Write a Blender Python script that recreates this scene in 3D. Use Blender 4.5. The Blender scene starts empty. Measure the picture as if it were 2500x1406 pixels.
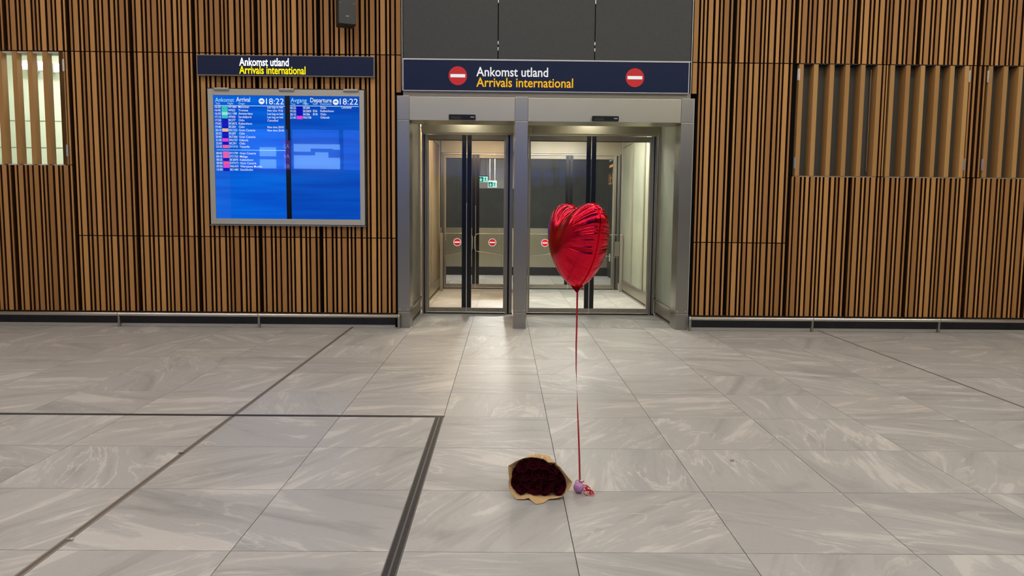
import bpy, bmesh, math, random
import numpy as np
from mathutils import Vector, Matrix
random.seed(7)
S = bpy.context.scene
C = S.collection
PI = math.pi

# ---------------------------------------------------------------- camera
FPX, YAW, PITCH, ROLL, CAMH = 1882.0, 0.01006, 0.09607, 0.00934, 1.179   # focal length in pixels of a 2500 x 1406 frame
_f = np.array([math.sin(YAW)*math.cos(PITCH), math.cos(YAW)*math.cos(PITCH), -math.sin(PITCH)])
_r = np.array([math.cos(YAW), -math.sin(YAW), 0.0]); _u = np.cross(_r, _f)
CR = math.cos(ROLL)*_r + math.sin(ROLL)*_u
CU = -math.sin(ROLL)*_r + math.cos(ROLL)*_u
cam = bpy.data.cameras.new('camera'); cam.sensor_width = 36; cam.lens = FPX/2500*36; cam.clip_end = 200
camo = bpy.data.objects.new('camera', cam); C.objects.link(camo)
camo.matrix_world = Matrix(((CR[0], CU[0], -_f[0], 0), (CR[1], CU[1], -_f[1], 0), (CR[2], CU[2], -_f[2], CAMH), (0, 0, 0, 1)))
S.camera = camo

# ---------------------------------------------------------------- view and world
S.view_settings.view_transform = 'Standard'; S.view_settings.look = 'None'
S.view_settings.gamma = 1.0; S.view_settings.use_curve_mapping = False
S.view_settings.exposure = 0.0
wd = bpy.data.worlds.new('world'); S.world = wd; wd.use_nodes = True
wd.node_tree.nodes['Background'].inputs[0].default_value = (0.9, 0.95, 1.0, 1)
wd.node_tree.nodes['Background'].inputs[1].default_value = 0.02
LAMP = 12.6          # ceiling lamps of the hall
PANEL_WARM, PANEL_WHITE = (1.0, 0.895, 0.84), (1.0, 0.945, 0.87)

def ray(x, y): return _f + CR*(x-1250)/FPX - CU*(y-703)/FPX
def WL(x, y, Y):                      # pixel -> point on the upright plane at depth Y
    d = ray(x, y); t = Y/d[1]; return float(d[0]*t), float(CAMH+d[2]*t)
def FL(x, y, z=0.0):                  # pixel -> point at height z
    d = ray(x, y); t = (z-CAMH)/d[2]; return float(d[0]*t), float(d[1]*t)
def PJ(X, Y, Z):
    d = np.array([X, Y, Z-CAMH]); w = d@_f
    return (1250+FPX*(d@CR)/w, 703-FPX*(d@CU)/w) if w > .05 else None

# ---------------------------------------------------------------- materials
def srgb(r, g, b):
    f = lambda c: (c/255/12.92) if c/255 <= .04045 else ((c/255+.055)/1.055)**2.4
    return (f(r), f(g), f(b), 1)
def mat(name, col, rough=.5, metal=0, spec=.5, emit=None, estr=0, coat=0):
    m = bpy.data.materials.new(name); m.use_nodes = True; b = m.node_tree.nodes['Principled BSDF']
    b.inputs['Base Color'].default_value = col; b.inputs['Roughness'].default_value = rough
    b.inputs['Metallic'].default_value = metal; b.inputs['Specular IOR Level'].default_value = spec
    b.inputs['Coat Weight'].default_value = coat
    if emit: b.inputs['Emission Color'].default_value = emit; b.inputs['Emission Strength'].default_value = estr
    return m
class NT:
    def __init__(s, m): s.m = m; s.t = m.node_tree; s.b = s.t.nodes['Principled BSDF']
    def n(s, typ, **k):
        nd = s.t.nodes.new(typ)
        for a, v in k.items():
            if a.startswith('i_'): nd.inputs[a[2:].replace('_', ' ')].default_value = v
            else: setattr(nd, a, v)
        return nd
    def l(s, a, b): s.t.links.new(a, b)
    def math(s, op, a, b=None):
        nd = s.n('ShaderNodeMath', operation=op)
        for i, v in enumerate((a, b)):
            if v is None: continue
            if hasattr(v, 'links') or hasattr(v, 'is_linked'): s.l(v, nd.inputs[i])
            else: nd.inputs[i].default_value = v
        return nd.outputs[0]
    def ramp(s, fac, stops):
        r = s.n('ShaderNodeValToRGB'); e = r.color_ramp.elements
        while len(e) < len(stops): e.new(.5)
        for q, (p, c) in zip(e, stops): q.position = p; q.color = c
        s.l(fac, r.inputs[0]); return r.outputs[0]
    def mix(s, fac, a, b, blend='MIX'):
        nd = s.n('ShaderNodeMix', data_type='RGBA', blend_type=blend)
        for i, v in ((0, fac), (6, a), (7, b)):
            if hasattr(v, 'is_linked'): s.l(v, nd.inputs[i])
            else: nd.inputs[i].default_value = v
        return nd.outputs[2]
def random_offset(k, scale):
    """object coordinates shifted by the object's own random number, so that every piece has its own figure"""
    tc = k.n('ShaderNodeTexCoord'); oi = k.n('ShaderNodeObjectInfo')
    mu = k.math('MULTIPLY', oi.outputs['Random'], 97.0)
    cmb = k.n('ShaderNodeCombineXYZ'); k.l(mu, cmb.inputs[0]); k.l(k.math('MULTIPLY', mu, 1.7), cmb.inputs[1]); k.l(k.math('MULTIPLY', mu, .6), cmb.inputs[2])
    ad = k.n('ShaderNodeVectorMath', operation='ADD'); k.l(tc.outputs['Object'], ad.inputs[0]); k.l(cmb.outputs[0], ad.inputs[1])
    return ad.outputs[0], oi.outputs['Random']

def wood_material(name, dark, light):
    m = mat(name, light, .55, spec=.3); k = NT(m)
    v, rnd = random_offset(k, 1)
    mp = k.n('ShaderNodeMapping'); mp.inputs['Scale'].default_value = (60, 60, 2.2); k.l(v, mp.inputs[0])
    nz = k.n('ShaderNodeTexNoise', i_Scale=1.0, i_Detail=6.0, i_Roughness=.6); k.l(mp.outputs[0], nz.inputs['Vector'])
    mp2 = k.n('ShaderNodeMapping'); mp2.inputs['Scale'].default_value = (9, 9, .8); k.l(v, mp2.inputs[0])
    nz2 = k.n('ShaderNodeTexNoise', i_Scale=1.0, i_Detail=3.0, i_Distortion=.6); k.l(mp2.outputs[0], nz2.inputs['Vector'])
    base = k.ramp(rnd, [(0, dark), (.45, tuple(.5*a+.5*b for a, b in zip(dark, light))), (.8, light), (1, tuple(min(1, c*1.18) for c in light[:3])+(1,))])
    g = k.mix(k.math('MULTIPLY', k.math('SUBTRACT', 1.0, nz.outputs['Fac']), .26), base, tuple(c*.55 for c in dark[:3])+(1,))
    g2 = k.mix(k.math('MULTIPLY', nz2.outputs['Fac'], .35), g, tuple(min(1, c*1.25) for c in light[:3])+(1,))
    k.l(g2, k.b.inputs['Base Color'])
    bp = k.n('ShaderNodeBump', i_Strength=.12, i_Distance=.002); k.l(nz.outputs['Fac'], bp.inputs['Height']); k.l(bp.outputs[0], k.b.inputs['Normal'])
    return m
def tile_material(name, a, b, c, vein):
    m = mat(name, a, .42, spec=.45); k = NT(m)
    v, rnd = random_offset(k, 1)
    # every tile is laid in one of many directions
    vr = k.n('ShaderNodeVectorRotate', rotation_type='Z_AXIS'); k.l(v, vr.inputs['Vector'])
    ang = k.math('MULTIPLY', k.math('FLOOR', k.math('MULTIPLY', rnd, 7.99)), .42); k.l(ang, vr.inputs['Angle'])
    mp = k.n('ShaderNodeMapping'); mp.inputs['Scale'].default_value = (1.1, 5.5, 1); k.l(vr.outputs[0], mp.inputs[0])
    n1 = k.n('ShaderNodeTexNoise', i_Scale=1.0, i_Detail=9.0, i_Roughness=.62, i_Distortion=.9); k.l(mp.outputs[0], n1.inputs['Vector'])
    n2 = k.n('ShaderNodeTexNoise', i_Scale=70.0, i_Detail=3.0); k.l(v, n2.inputs['Vector'])
    base = k.ramp(n1.outputs['Fac'], [(.30, b), (.48, a), (.56, a), (.62, c), (.75, c)])
    mp3 = k.n('ShaderNodeMapping'); mp3.inputs['Scale'].default_value = (.9, 3.6, 1); mp3.inputs['Rotation'].default_value = (0, 0, .35); k.l(vr.outputs[0], mp3.inputs[0])
    n3 = k.n('ShaderNodeTexNoise', i_Scale=1.3, i_Detail=7.0, i_Roughness=.55, i_Distortion=1.4); k.l(mp3.outputs[0], n3.inputs['Vector'])
    ridge = k.math('ABSOLUTE', k.math('SUBTRACT', n3.outputs['Fac'], .5))
    veins = k.ramp(ridge, [(0, (1, 1, 1, 1)), (.012, (.35, .35, .35, 1)), (.03, (0, 0, 0, 1))])
    msk = k.n('ShaderNodeTexNoise', i_Scale=2.2, i_Detail=2.0); k.l(v, msk.inputs['Vector'])
    mk = k.ramp(msk.outputs['Fac'], [(.45, (0, 0, 0, 1)), (.65, (.75, .75, .75, 1))])
    w = k.math('MULTIPLY', veins, mk)
    g = k.mix(w, base, vein)
    tone = k.ramp(rnd, [(0, (.90, .90, .905, 1)), (.5, (1, 1, 1, 1)), (1, (1.0, .985, .965, 1))])
    g = k.mix(1.0, g, tone, 'MULTIPLY')
    g = k.mix(k.math('MULTIPLY', n2.outputs['Fac'], .12), g, (.25, .24, .22, 1))
    k.l(g, k.b.inputs['Base Color'])
    k.l(k.math('ADD', .34, k.math('MULTIPLY', n2.outputs['Fac'], .16)), k.b.inputs['Roughness'])
    bp = k.n('ShaderNodeBump', i_Strength=.05, i_Distance=.002); k.l(n1.outputs['Fac'], bp.inputs['Height']); k.l(bp.outputs[0], k.b.inputs['Normal'])
    return m
def steel_material(name, col, rough, axis=(60, 60, 1), metal=1.0):
    m = mat(name, col, rough, metal=metal); k = NT(m)
    tc = k.n('ShaderNodeTexCoord'); mp = k.n('ShaderNodeMapping'); mp.inputs['Scale'].default_value = axis; k.l(tc.outputs['Object'], mp.inputs[0])
    nz = k.n('ShaderNodeTexNoise', i_Scale=14.0, i_Detail=2.0); k.l(mp.outputs[0], nz.inputs['Vector'])
    cl = k.n('ShaderNodeTexNoise', i_Scale=4.0, i_Detail=5.0); k.l(tc.outputs['Object'], cl.inputs['Vector'])
    k.l(k.math('ADD', rough-.02, k.math('MULTIPLY', k.math('ADD', nz.outputs['Fac'], cl.outputs['Fac']), .022)), k.b.inputs['Roughness'])
    k.l(k.mix(k.math('MULTIPLY', cl.outputs['Fac'], .18), col, tuple(c*.6 for c in col[:3])+(1,)), k.b.inputs['Base Color'])
    return m
def glass_material(name, tint, refl, rough=.0):
    m = bpy.data.materials.new(name); m.use_nodes = True; t = m.node_tree; t.nodes.clear()
    o = t.nodes.new('ShaderNodeOutputMaterial'); tr = t.nodes.new('ShaderNodeBsdfTransparent'); tr.inputs[0].default_value = tint
    gl = t.nodes.new('ShaderNodeBsdfGlossy'); gl.inputs['Roughness'].default_value = rough
    lw = t.nodes.new('ShaderNodeLayerWeight'); lw.inputs[0].default_value = refl
    mx = t.nodes.new('ShaderNodeMixShader')
    t.links.new(lw.outputs['Fresnel'], mx.inputs[0]); t.links.new(tr.outputs[0], mx.inputs[1]); t.links.new(gl.outputs[0], mx.inputs[2]); t.links.new(mx.outputs[0], o.inputs[0])
    return m
def noise_material(name, c1, c2, scale, rough, spec=.4, bump=0):
    m = mat(name, c1, rough, spec=spec); k = NT(m)
    tc = k.n('ShaderNodeTexCoord'); nz = k.n('ShaderNodeTexNoise', i_Scale=scale, i_Detail=6.0); k.l(tc.outputs['Object'], nz.inputs['Vector'])
    k.l(k.ramp(nz.outputs['Fac'], [(.3, c1), (.7, c2)]), k.b.inputs['Base Color'])
    if bump:
        bp = k.n('ShaderNodeBump', i_Strength=bump, i_Distance=.002); k.l(nz.outputs['Fac'], bp.inputs['Height']); k.l(bp.outputs[0], k.b.inputs['Normal'])
    return m
def emit(name, col, st):
    m = bpy.data.materials.new(name); m.use_nodes = True; t = m.node_tree; t.nodes.clear()
    o = t.nodes.new('ShaderNodeOutputMaterial'); e = t.nodes.new('ShaderNodeEmission'); e.inputs[0].default_value = col; e.inputs[1].default_value = st
    t.links.new(e.outputs[0], o.inputs[0]); return m
def screen_material(name, c1, c2, st):
    m = mat(name, (.005, .008, .02, 1), .08, spec=.5, emit=c1, estr=st); k = NT(m)
    tc = k.n('ShaderNodeTexCoord'); mp = k.n('ShaderNodeMapping'); mp.inputs['Scale'].default_value = (.6, .6, 9); k.l(tc.outputs['Object'], mp.inputs[0])
    nz = k.n('ShaderNodeTexNoise', i_Scale=1.6, i_Detail=2.0); k.l(mp.outputs[0], nz.inputs['Vector'])
    k.l(k.ramp(nz.outputs['Fac'], [(.35, c1), (.65, c2)]), k.b.inputs['Emission Color'])
    return m

M = {}
M['wood'] = wood_material('warm_wood', srgb(152, 105, 57), srgb(195, 144, 84))
M['wood_deep'] = wood_material('warm_wood_shutter', srgb(162, 118, 68), srgb(194, 150, 92))
M['slat_side'] = noise_material('dark_slat_side', srgb(66, 40, 22), srgb(78, 48, 28), 20, .7, .2)
M['tile'] = tile_material('stone_tile', srgb(182, 181, 176), srgb(157, 156, 152), srgb(206, 203, 195), srgb(222, 218, 208))
M['grout'] = mat('grout', srgb(92, 88, 82), .9)
M['black_felt'] = mat('black_backing', srgb(26, 25, 26), .9, spec=.1)
M['plinth'] = noise_material('black_plinth', srgb(24, 24, 28), srgb(34, 34, 38), 20, .5)
M['steel'] = steel_material('brushed_steel', srgb(170, 167, 158), .31, metal=1.0)
M['steel_h'] = steel_material('brushed_steel_flat', srgb(192, 188, 168), .36, (60, 1, 1))
M['steel_dark'] = steel_material('dull_steel', srgb(164, 157, 140), .38, metal=.5)
M['chrome'] = mat('polished_steel', srgb(220, 214, 204), .28, metal=1)
M['grey_panel'] = noise_material('dark_grey_panel', srgb(66, 68, 67), srgb(71, 73, 71), 40, .45, .35)
M['white_trim'] = mat('silver_edge', srgb(200, 200, 198), .35, metal=.7)
M['navy'] = mat('navy_sign', srgb(16, 30, 66), .35, spec=.25)
M['sign_white'] = emit('sign_white', (1, 1, 1, 1), .82)
M['sign_yellow'] = emit('sign_yellow', srgb(246, 186, 40), .95)
M['sign_red'] = mat('sign_red', srgb(204, 30, 34), .4, emit=srgb(214, 28, 32), estr=.10)
M['glow_white'] = emit('glow_white', (.95, .97, 1, 1), 1.6)
M['glow_yellow'] = emit('glow_yellow', srgb(255, 225, 10), 1.25)
M['black_gloss'] = mat('black_gloss', srgb(9, 10, 12), .25)
M['black_matt'] = mat('black_matt', srgb(28, 29, 30), .55)
M['glass'] = glass_material('door_glass', (.985, .99, .985, 1), .20)
M['glass_green'] = glass_material('side_glass', (.94, .965, .94, 1), .3)
M['window_glass'] = glass_material('window_glass', (.95, .97, .95, 1), .27)
M['dark_pane'] = mat('dark_pane', srgb(88, 88, 80), .35, spec=.4)
M['frosted'] = noise_material('frosted_green', srgb(146, 152, 134), srgb(158, 164, 146), 3, .4)
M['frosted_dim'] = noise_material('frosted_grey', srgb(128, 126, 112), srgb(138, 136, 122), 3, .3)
M['beige_wall'] = noise_material('beige_vestibule', srgb(128, 112, 90), srgb(142, 126, 102), 3, .5)
M['room_white'] = noise_material('white_room', srgb(214, 218, 200), srgb(222, 226, 210), 2, .6)
M['hall_dark'] = noise_material('dark_wall', srgb(52, 54, 53), srgb(60, 62, 60), 8, .5)
M['hall_light'] = noise_material('pale_wall', srgb(170, 166, 156), srgb(178, 174, 164), 4, .7)
M['ceiling'] = noise_material('ceiling_paint', srgb(190, 186, 178), srgb(196, 192, 184), 4, .8)
M['frame_grey'] = mat('display_frame', srgb(186, 184, 172), .4, metal=.25)
M['screen_l'] = screen_material('arrival_screen', srgb(0, 84, 214), srgb(0, 108, 234), 1.0)
M['screen_r'] = screen_material('departure_screen', srgb(0, 70, 188), srgb(0, 90, 210), 1.0)
M['screen_text'] = emit('screen_text', (.93, .97, 1, 1), 1.05)
M['screen_cyan'] = emit('screen_cyan', srgb(180, 236, 255), 1.0)
M['screen_warm'] = emit('screen_warm', srgb(255, 250, 225), 1.05)
for n, c in (('teal', (60, 205, 200)), ('mint', (150, 245, 235)), ('deep', (14, 20, 190)), ('peach', (255, 196, 150)), ('pink', (255, 100, 180)), ('magenta', (250, 70, 220)), ('rose', (255, 90, 150)), ('light', (96, 176, 250))):
    M['chip_'+n] = emit('chip_'+n, srgb(*c), 1.0)
M['lens'] = mat('loop_metal', srgb(180, 150, 190), .3)
def foil():
    m = mat('red_foil', srgb(228, 28, 56), .17, metal=1); k = NT(m)
    tc = k.n('ShaderNodeTexCoord'); nz = k.n('ShaderNodeTexNoise', i_Scale=11.0, i_Detail=2.0); k.l(tc.outputs['Object'], nz.inputs['Vector'])
    bp = k.n('ShaderNodeBump', i_Strength=.10, i_Distance=.01); k.l(nz.outputs['Fac'], bp.inputs['Height']); k.l(bp.outputs[0], k.b.inputs['Normal'])
    return m
M['foil'] = foil()
M['ribbon'] = mat('red_ribbon', srgb(176, 22, 40), .35, spec=.6)
M['lilac'] = mat('lilac_plastic', srgb(196, 140, 196), .25, coat=.4)
M['petal'] = noise_material('rose_petal', srgb(74, 4, 22), srgb(92, 8, 30), 60, .7, .2)
M['stem'] = mat('rose_stem', srgb(24, 34, 20), .7)
M['paper'] = noise_material('kraft_paper', srgb(208, 172, 118), srgb(222, 188, 136), 25, .7, .2, .2)
M['cello'] = glass_material('cellophane', (.90, .89, .85, 1), .55, .15)
M['dust'] = mat('dust_fluff', srgb(190, 182, 168), .9)
M['lamp_white'] = emit('lamp_panel_white', PANEL_WHITE+(1,), LAMP)
M['lamp_warm'] = emit('lamp_panel_warm', PANEL_WARM+(1,), LAMP*.80)
M['lamp_housing'] = mat('lamp_housing', srgb(210, 210, 208), .5)
M['down_warm'] = emit('downlight_warm', (1, .76, .50, 1), 400)
M['down_white'] = emit('downlight_white', (1, .95, .84, 1), 620)
M['down_added'] = emit('added_recess_downlight', (1, .93, .80, 1), 200)
M['down_hall'] = emit('downlight_far', (1, .97, .92, 1), 700)
M['tube'] = emit('room_ball_glow', (1, 1, .97, 1), 14)
M['exit_green'] = emit('exit_green', srgb(20, 120, 92), 1.0)
M['exit_white'] = emit('exit_white', srgb(190, 255, 240), 1.1)
M['orange_text'] = mat('orange_text', srgb(226, 172, 90), .5)
M['pale_text'] = mat('pale_text', srgb(200, 200, 196), .5)

# ---------------------------------------------------------------- mesh helpers
def abox(bm, x0, x1, y0, y1, z0, z1):
    v = [bm.verts.new((x, y, z)) for x in (x0, x1) for y in (y0, y1) for z in (z0, z1)]
    for q in ((0, 1, 3, 2), (4, 6, 7, 5), (0, 4, 5, 1), (2, 3, 7, 6), (0, 2, 6, 4), (1, 5, 7, 3)): bm.faces.new([v[i] for i in q])
def atube(bm, pts, rad, n=12, cap=True):
    pts = [Vector(p) for p in pts]; rings = []; nrm = None
    rads = rad if hasattr(rad, '__len__') else [rad]*len(pts)
    for i, p in enumerate(pts):
        t = (pts[min(i+1, len(pts)-1)]-pts[max(i-1, 0)]).normalized()
        if nrm is None: nrm = t.orthogonal().normalized()
        else: nrm = (nrm-t*nrm.dot(t)).normalized()
        b = t.cross(nrm)
        rings.append([bm.verts.new(p+(nrm*math.cos(2*PI*k/n)+b*math.sin(2*PI*k/n))*rads[i]) for k in range(n)])
    for a, b in zip(rings, rings[1:]):
        for k in range(n): bm.faces.new((a[k], a[(k+1) % n], b[(k+1) % n], b[k]))
    if cap: bm.faces.new(rings[0][::-1]); bm.faces.new(rings[-1])
def acyl_y(bm, x, z, y0, y1, r, n=32): atube(bm, [(x, y0, z), (x, y1, z)], r, n)
def aball(bm, c, r, n=16, sz=1.0):
    bmesh.ops.create_uvsphere(bm, u_segments=n, v_segments=n//2+2, radius=r, matrix=Matrix.Translation(c) @ Matrix.Diagonal((1, 1, sz, 1)))
def mesh_of(name, fn, smooth=False):
    bm = bmesh.new(); fn(bm); bmesh.ops.recalc_face_normals(bm, faces=bm.faces); me = bpy.data.meshes.new(name); bm.to_mesh(me); bm.free()
    if smooth:
        for p in me.polygons: p.use_smooth = True
    return me
def link(name, me, m, parent=None, loc=None, **pr):
    o = bpy.data.objects.new(name, me); C.objects.link(o)
    if m is not None and me is not None and not me.materials: me.materials.append(m)
    if parent is not None: o.parent = parent
    if loc is not None: o.location = loc
    for k, v in pr.items(): o[k] = v
    return o
def obj(name, fn, m, parent=None, smooth=False, loc=None, **pr): return link(name, mesh_of(name, fn, smooth), M[m], parent, loc, **pr)
def part(name, m, parent, *boxes, **k):
    def fn(bm):
        for b in boxes: abox(bm, *b)
    return obj(name, fn, m, parent, **k)
def bevel(o, w, seg=2):
    md = o.modifiers.new('bevel', 'BEVEL'); md.width = w; md.segments = seg; md.limit_method = 'ANGLE'; return o
def thing(name, label, cat, loc=(0, 0, 0), group=None, rz=0):
    o = bpy.data.objects.new(name, None); C.objects.link(o); o.location = loc; o.rotation_euler = (0, 0, rz); o.empty_display_size = .1
    o['label'] = label; o['category'] = cat
    if group: o['group'] = group
    return o
def structure(name, label, cat, fn=None, m=None, **k):
    if fn is None:
        o = bpy.data.objects.new(name, None); C.objects.link(o)
    else: o = obj(name, fn, m, **k)
    o['kind'] = 'structure'; o['label'] = label; o['category'] = cat; return o
def boxes(*bs):
    def fn(bm):
        for b in bs: abox(bm, *b)
    return fn

# ---------------------------------------------------------------- lettering
def text_data(body, bold=0.0):
    cu = bpy.data.curves.new('lettering', 'FONT'); cu.body = body; cu.size = 1; cu.offset = bold; cu.resolution_u = 3
    o = bpy.data.objects.new('lettering', cu); me = bpy.data.meshes.new_from_object(o)
    bpy.data.objects.remove(o); V_ = [tuple(v.co[:2]) for v in me.vertices]; F_ = [tuple(p.vertices) for p in me.polygons]
    bpy.data.meshes.remove(me); bpy.data.curves.remove(cu); return V_, F_
_h = text_data('H')[0]; CAP = max(v[1] for v in _h)
def lettering(name, items, m, parent, Y, bold=0.02, side=None, mirror=False):
    """items: (text, x0, x1 or None, baseline z, cap height); flat print on the upright plane at depth Y"""
    last = None
    for body, x0, x1, zb, ch in items:
        v, f = text_data(body, bold)
        if not v: continue
        sc = ch/CAP; xa = min(p[0] for p in v); xb = max(p[0] for p in v)
        sx = sc if x1 is None else (x1-x0)/(xb-xa)
        words = body.split(' '); cuts = []; pre = ''
        for w_ in words[:-1]: pre += w_; cuts.append(max(p[0] for p in text_data(pre, bold)[0])+.04); pre += ' '
        pick = [sum(min(v[i][0] for i in q) > c for c in cuts) for q in f]
        for g in range(len(words)):
            fs = [q for q, h in zip(f, pick) if h == g]
            if not fs: continue
            ids = sorted({i for q in fs for i in q}); mp = {i: n for n, i in enumerate(ids)}; V_ = []
            for i in ids:
                a = x0+(v[i][0]-xa)*sx; z_ = zb+v[i][1]*sc
                V_.append((a, Y, z_) if side is None else (side, Y-a, z_))
            if mirror: V_ = [(-a, b, c) for a, b, c in V_]
            me = bpy.data.meshes.new(name); me.from_pydata(V_, [], [tuple(mp[i] for i in q) for q in fs]); me.update()
            last = link(name, me, M[m], parent)
    return last

# ================================================================ FLOOR
X0, Y0, T, GAP = 0.254, 2.596, 0.6, 0.0032
def colx(i): return X0+T*i-(.030 if i <= -3 else 0)+(.022 if i >= 6 else 0)
floor = structure('floor', 'grey stone tiled floor of the arrivals hall', 'floor', boxes((-7.6, 7.6, -5.6, 16.2, -.08, -.004)), 'grout')
def tile_mesh(w, d):
    def fn(bm):
        abox(bm, -w/2, w/2, -d/2, d/2, -.0035, 0)
    return mesh_of('tile', fn)
TM = {}
rest = []; ntile = 0
for j in range(-13, 22):
    for i in range(-13, 12):
        xa, xb = colx(i)+GAP/2, colx(i+1)-GAP/2
        if i == -4: xb = colx(-3)-.001
        if i == -3: xa = colx(-3)+.030
        if i == 4: xb = colx(5)-.001
        if i == 5: xa = colx(5)+.022
        ya, yb = Y0+T*j+GAP/2, Y0+T*(j+1)-GAP/2
        if xa < -7.3 or xb > 7.4: continue
        if yb > 8.1:
            if ya < 12.6 and not (-1.7 < xa < 1.9): continue
            if not (-3.0 < xa < 2.5): continue
        q = [PJ(x, y, 0) for x in (xa, xb) for y in (ya, yb)]
        vis = any(p and -330 < p[0] < 2830 and p[1] < 1560 for p in q)
        if ya >= 8.1: vis = vis and any(p and 980 < p[0] < 1640 for p in q)
        if vis and ntile < 300:
            key = (round(xb-xa, 4), round(yb-ya, 4))
            if key not in TM: TM[key] = tile_mesh(*key)
            link('tile', TM[key], M['tile'], floor, ((xa+xb)/2, (ya+yb)/2, 0)); ntile += 1
        else: rest.append((xa, xb, ya, yb, -.0035, 0))
part('tile_field', 'tile', floor, *rest, kind='stuff')
# expansion joints: metal strips either side of a dark seal
M['joint_metal'] = mat('joint_metal', srgb(160, 150, 138), .45, metal=.5)
M['strip_grey'] = mat('strip_grey', srgb(190, 186, 178), .4, metal=.3)
M['joint_seal'] = mat('joint_seal', srgb(104, 95, 86), .8)
for xj, w in ((colx(-3), .030), (colx(5), .022)):
    e = part('expansion_joint', 'joint_seal', floor, (xj+.001, xj+w-.002, -5, 7.93, -.0035, -.0006))
    part('joint_edge', 'joint_metal', e, (xj, xj+.007, -5, 7.93, -.0035, .0005)); part('joint_edge', 'joint_metal', e, (xj+w-.008, xj+w-.001, -5, 7.93, -.0035, .0005))
# slot drain, an L laid flush in the tiles
M['drain'] = noise_material('drain_black', srgb(30, 30, 32), srgb(52, 52, 52), 60, .5)
M['drain_edge'] = mat('drain_edge', srgb(118, 112, 104), .4, metal=.5)
yd = Y0+3*T; xd = colx(-1)
d1 = part('drain_channel', 'drain', floor, (-7.2, xd+.004, yd-.018, yd+.018, -.003, .0014))
part('drain_slot', 'drain_edge', d1, (-7.2, xd-.01, yd-.0015, yd+.0015, -.003, .0019))
d2 = part('drain_channel', 'drain', floor, (xd-.046, xd-.002, -4, yd-.018, -.003, .0014))
part('drain_rim', 'drain_edge', d2, (xd-.049, xd-.045, -4, yd-.018, -.003, .0018)); part('drain_rim', 'drain_edge', d2, (xd-.003, xd+.001, -4, yd-.018, -.003, .0018))
part('drain_slot', 'drain_edge', d2, (xd-.027, xd-.021, -4, yd-.02, -.003, .0019))

# ================================================================ SLATTED WALLS
YF, YB = 7.90, 7.965           # slat fronts, black backing
TOP = 4.35
PAT = [(26, 20), (63, 46), (130, 19), (170, 31), (219, 45), (285, 18), (322, 20), (361, 45), (429, 32), (481, 19), (519, 45), (586, 18)]
MOD = .6195
SM = {}
def slat(parent, x0, w, z0, z1, y0=YF, y1=YB-.002, m='wood', name='slat'):
    key = (round(w, 4), round(z1-z0, 3), round(y1-y0, 3), m)
    if key not in SM:
        def fn(bm): abox(bm, -key[0]/2, key[0]/2, 0, key[2], 0, key[1])
        SM[key] = mesh_of('slat', fn)
        if m == 'wood':                      # wood on the front faces, darker brown on all the others
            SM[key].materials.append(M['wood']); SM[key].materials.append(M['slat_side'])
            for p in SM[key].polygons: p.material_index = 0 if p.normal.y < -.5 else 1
    return link(name, SM[key], M[m], parent, (x0+w/2, y0, z0))
def columns(start, xmin, xmax, stop=12):
    k = 0
    while start+k*MOD < xmax:
        for a, w in PAT:
            x = start+k*MOD+a/1000
            if x >= xmin-.001 and x+w/1000 <= xmax+.001: yield x, w/1000
        k += 1
SEAM = .009
# ---- left wall
ZL1, ZL2, ZLW, ZB = 2.742, .914, 1.632, .150
XLW = -4.355                   # right-hand limit of the column with the lit window
wl = structure('wall_left', 'slatted wooden wall left of the sliding doors', 'wall',
    boxes((-4.425, -1.03, YB, 8.03, 0, TOP), (-1.125, -1.03, YB-.05, YB, .0, 2.36), (-7.5, -4.425, YB, 8.03, 0, ZLW-.01), (-7.5, -4.425, YB, 8.03, ZL1+.01, TOP), (-7.5, -5.76, YB, 8.03, ZLW-.01, ZL1+.01)), 'black_felt')
cols = [c for c in columns(-4.355-5*MOD, -7.45, -1.30)] 
cols = [c for c in cols if not (-1.325 < c[0] < -1.27)] + [c for c in columns(-1.318, -1.318, -1.035)]
far = [c for c in cols if c[0] < -5.80]            # beyond the picture's edge: one joined field
def far_slats(bm):
    for x, w in far: abox(bm, x, x+w, YF, YB-.002, ZL1+SEAM, TOP); abox(bm, x, x+w, YF, YB-.002, ZLW, ZL1); abox(bm, x, x+w, YF, YB-.002, ZB, ZLW-SEAM)
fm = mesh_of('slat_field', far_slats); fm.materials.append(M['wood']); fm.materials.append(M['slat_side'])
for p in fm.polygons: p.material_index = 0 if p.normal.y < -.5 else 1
link('slat_field', fm, None, wl, kind='stuff')
for x, w in [c for c in cols if c[0] >= -5.80]:
    slat(wl, x, w, ZL1+SEAM, TOP)
    if x < XLW-.02:
        slat(wl, x, w, ZB, ZLW-SEAM)
        if x > -4.46 or x < -5.80: slat(wl, x, w, ZLW, ZL1)
    else:
        z0 = 2.38 if x > -1.125 else None
        if z0: slat(wl, x, w, z0, ZL1)
        else:
            slat(wl, x, w, ZL2+SEAM, ZL1); slat(wl, x, w, ZB, ZL2)
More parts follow.
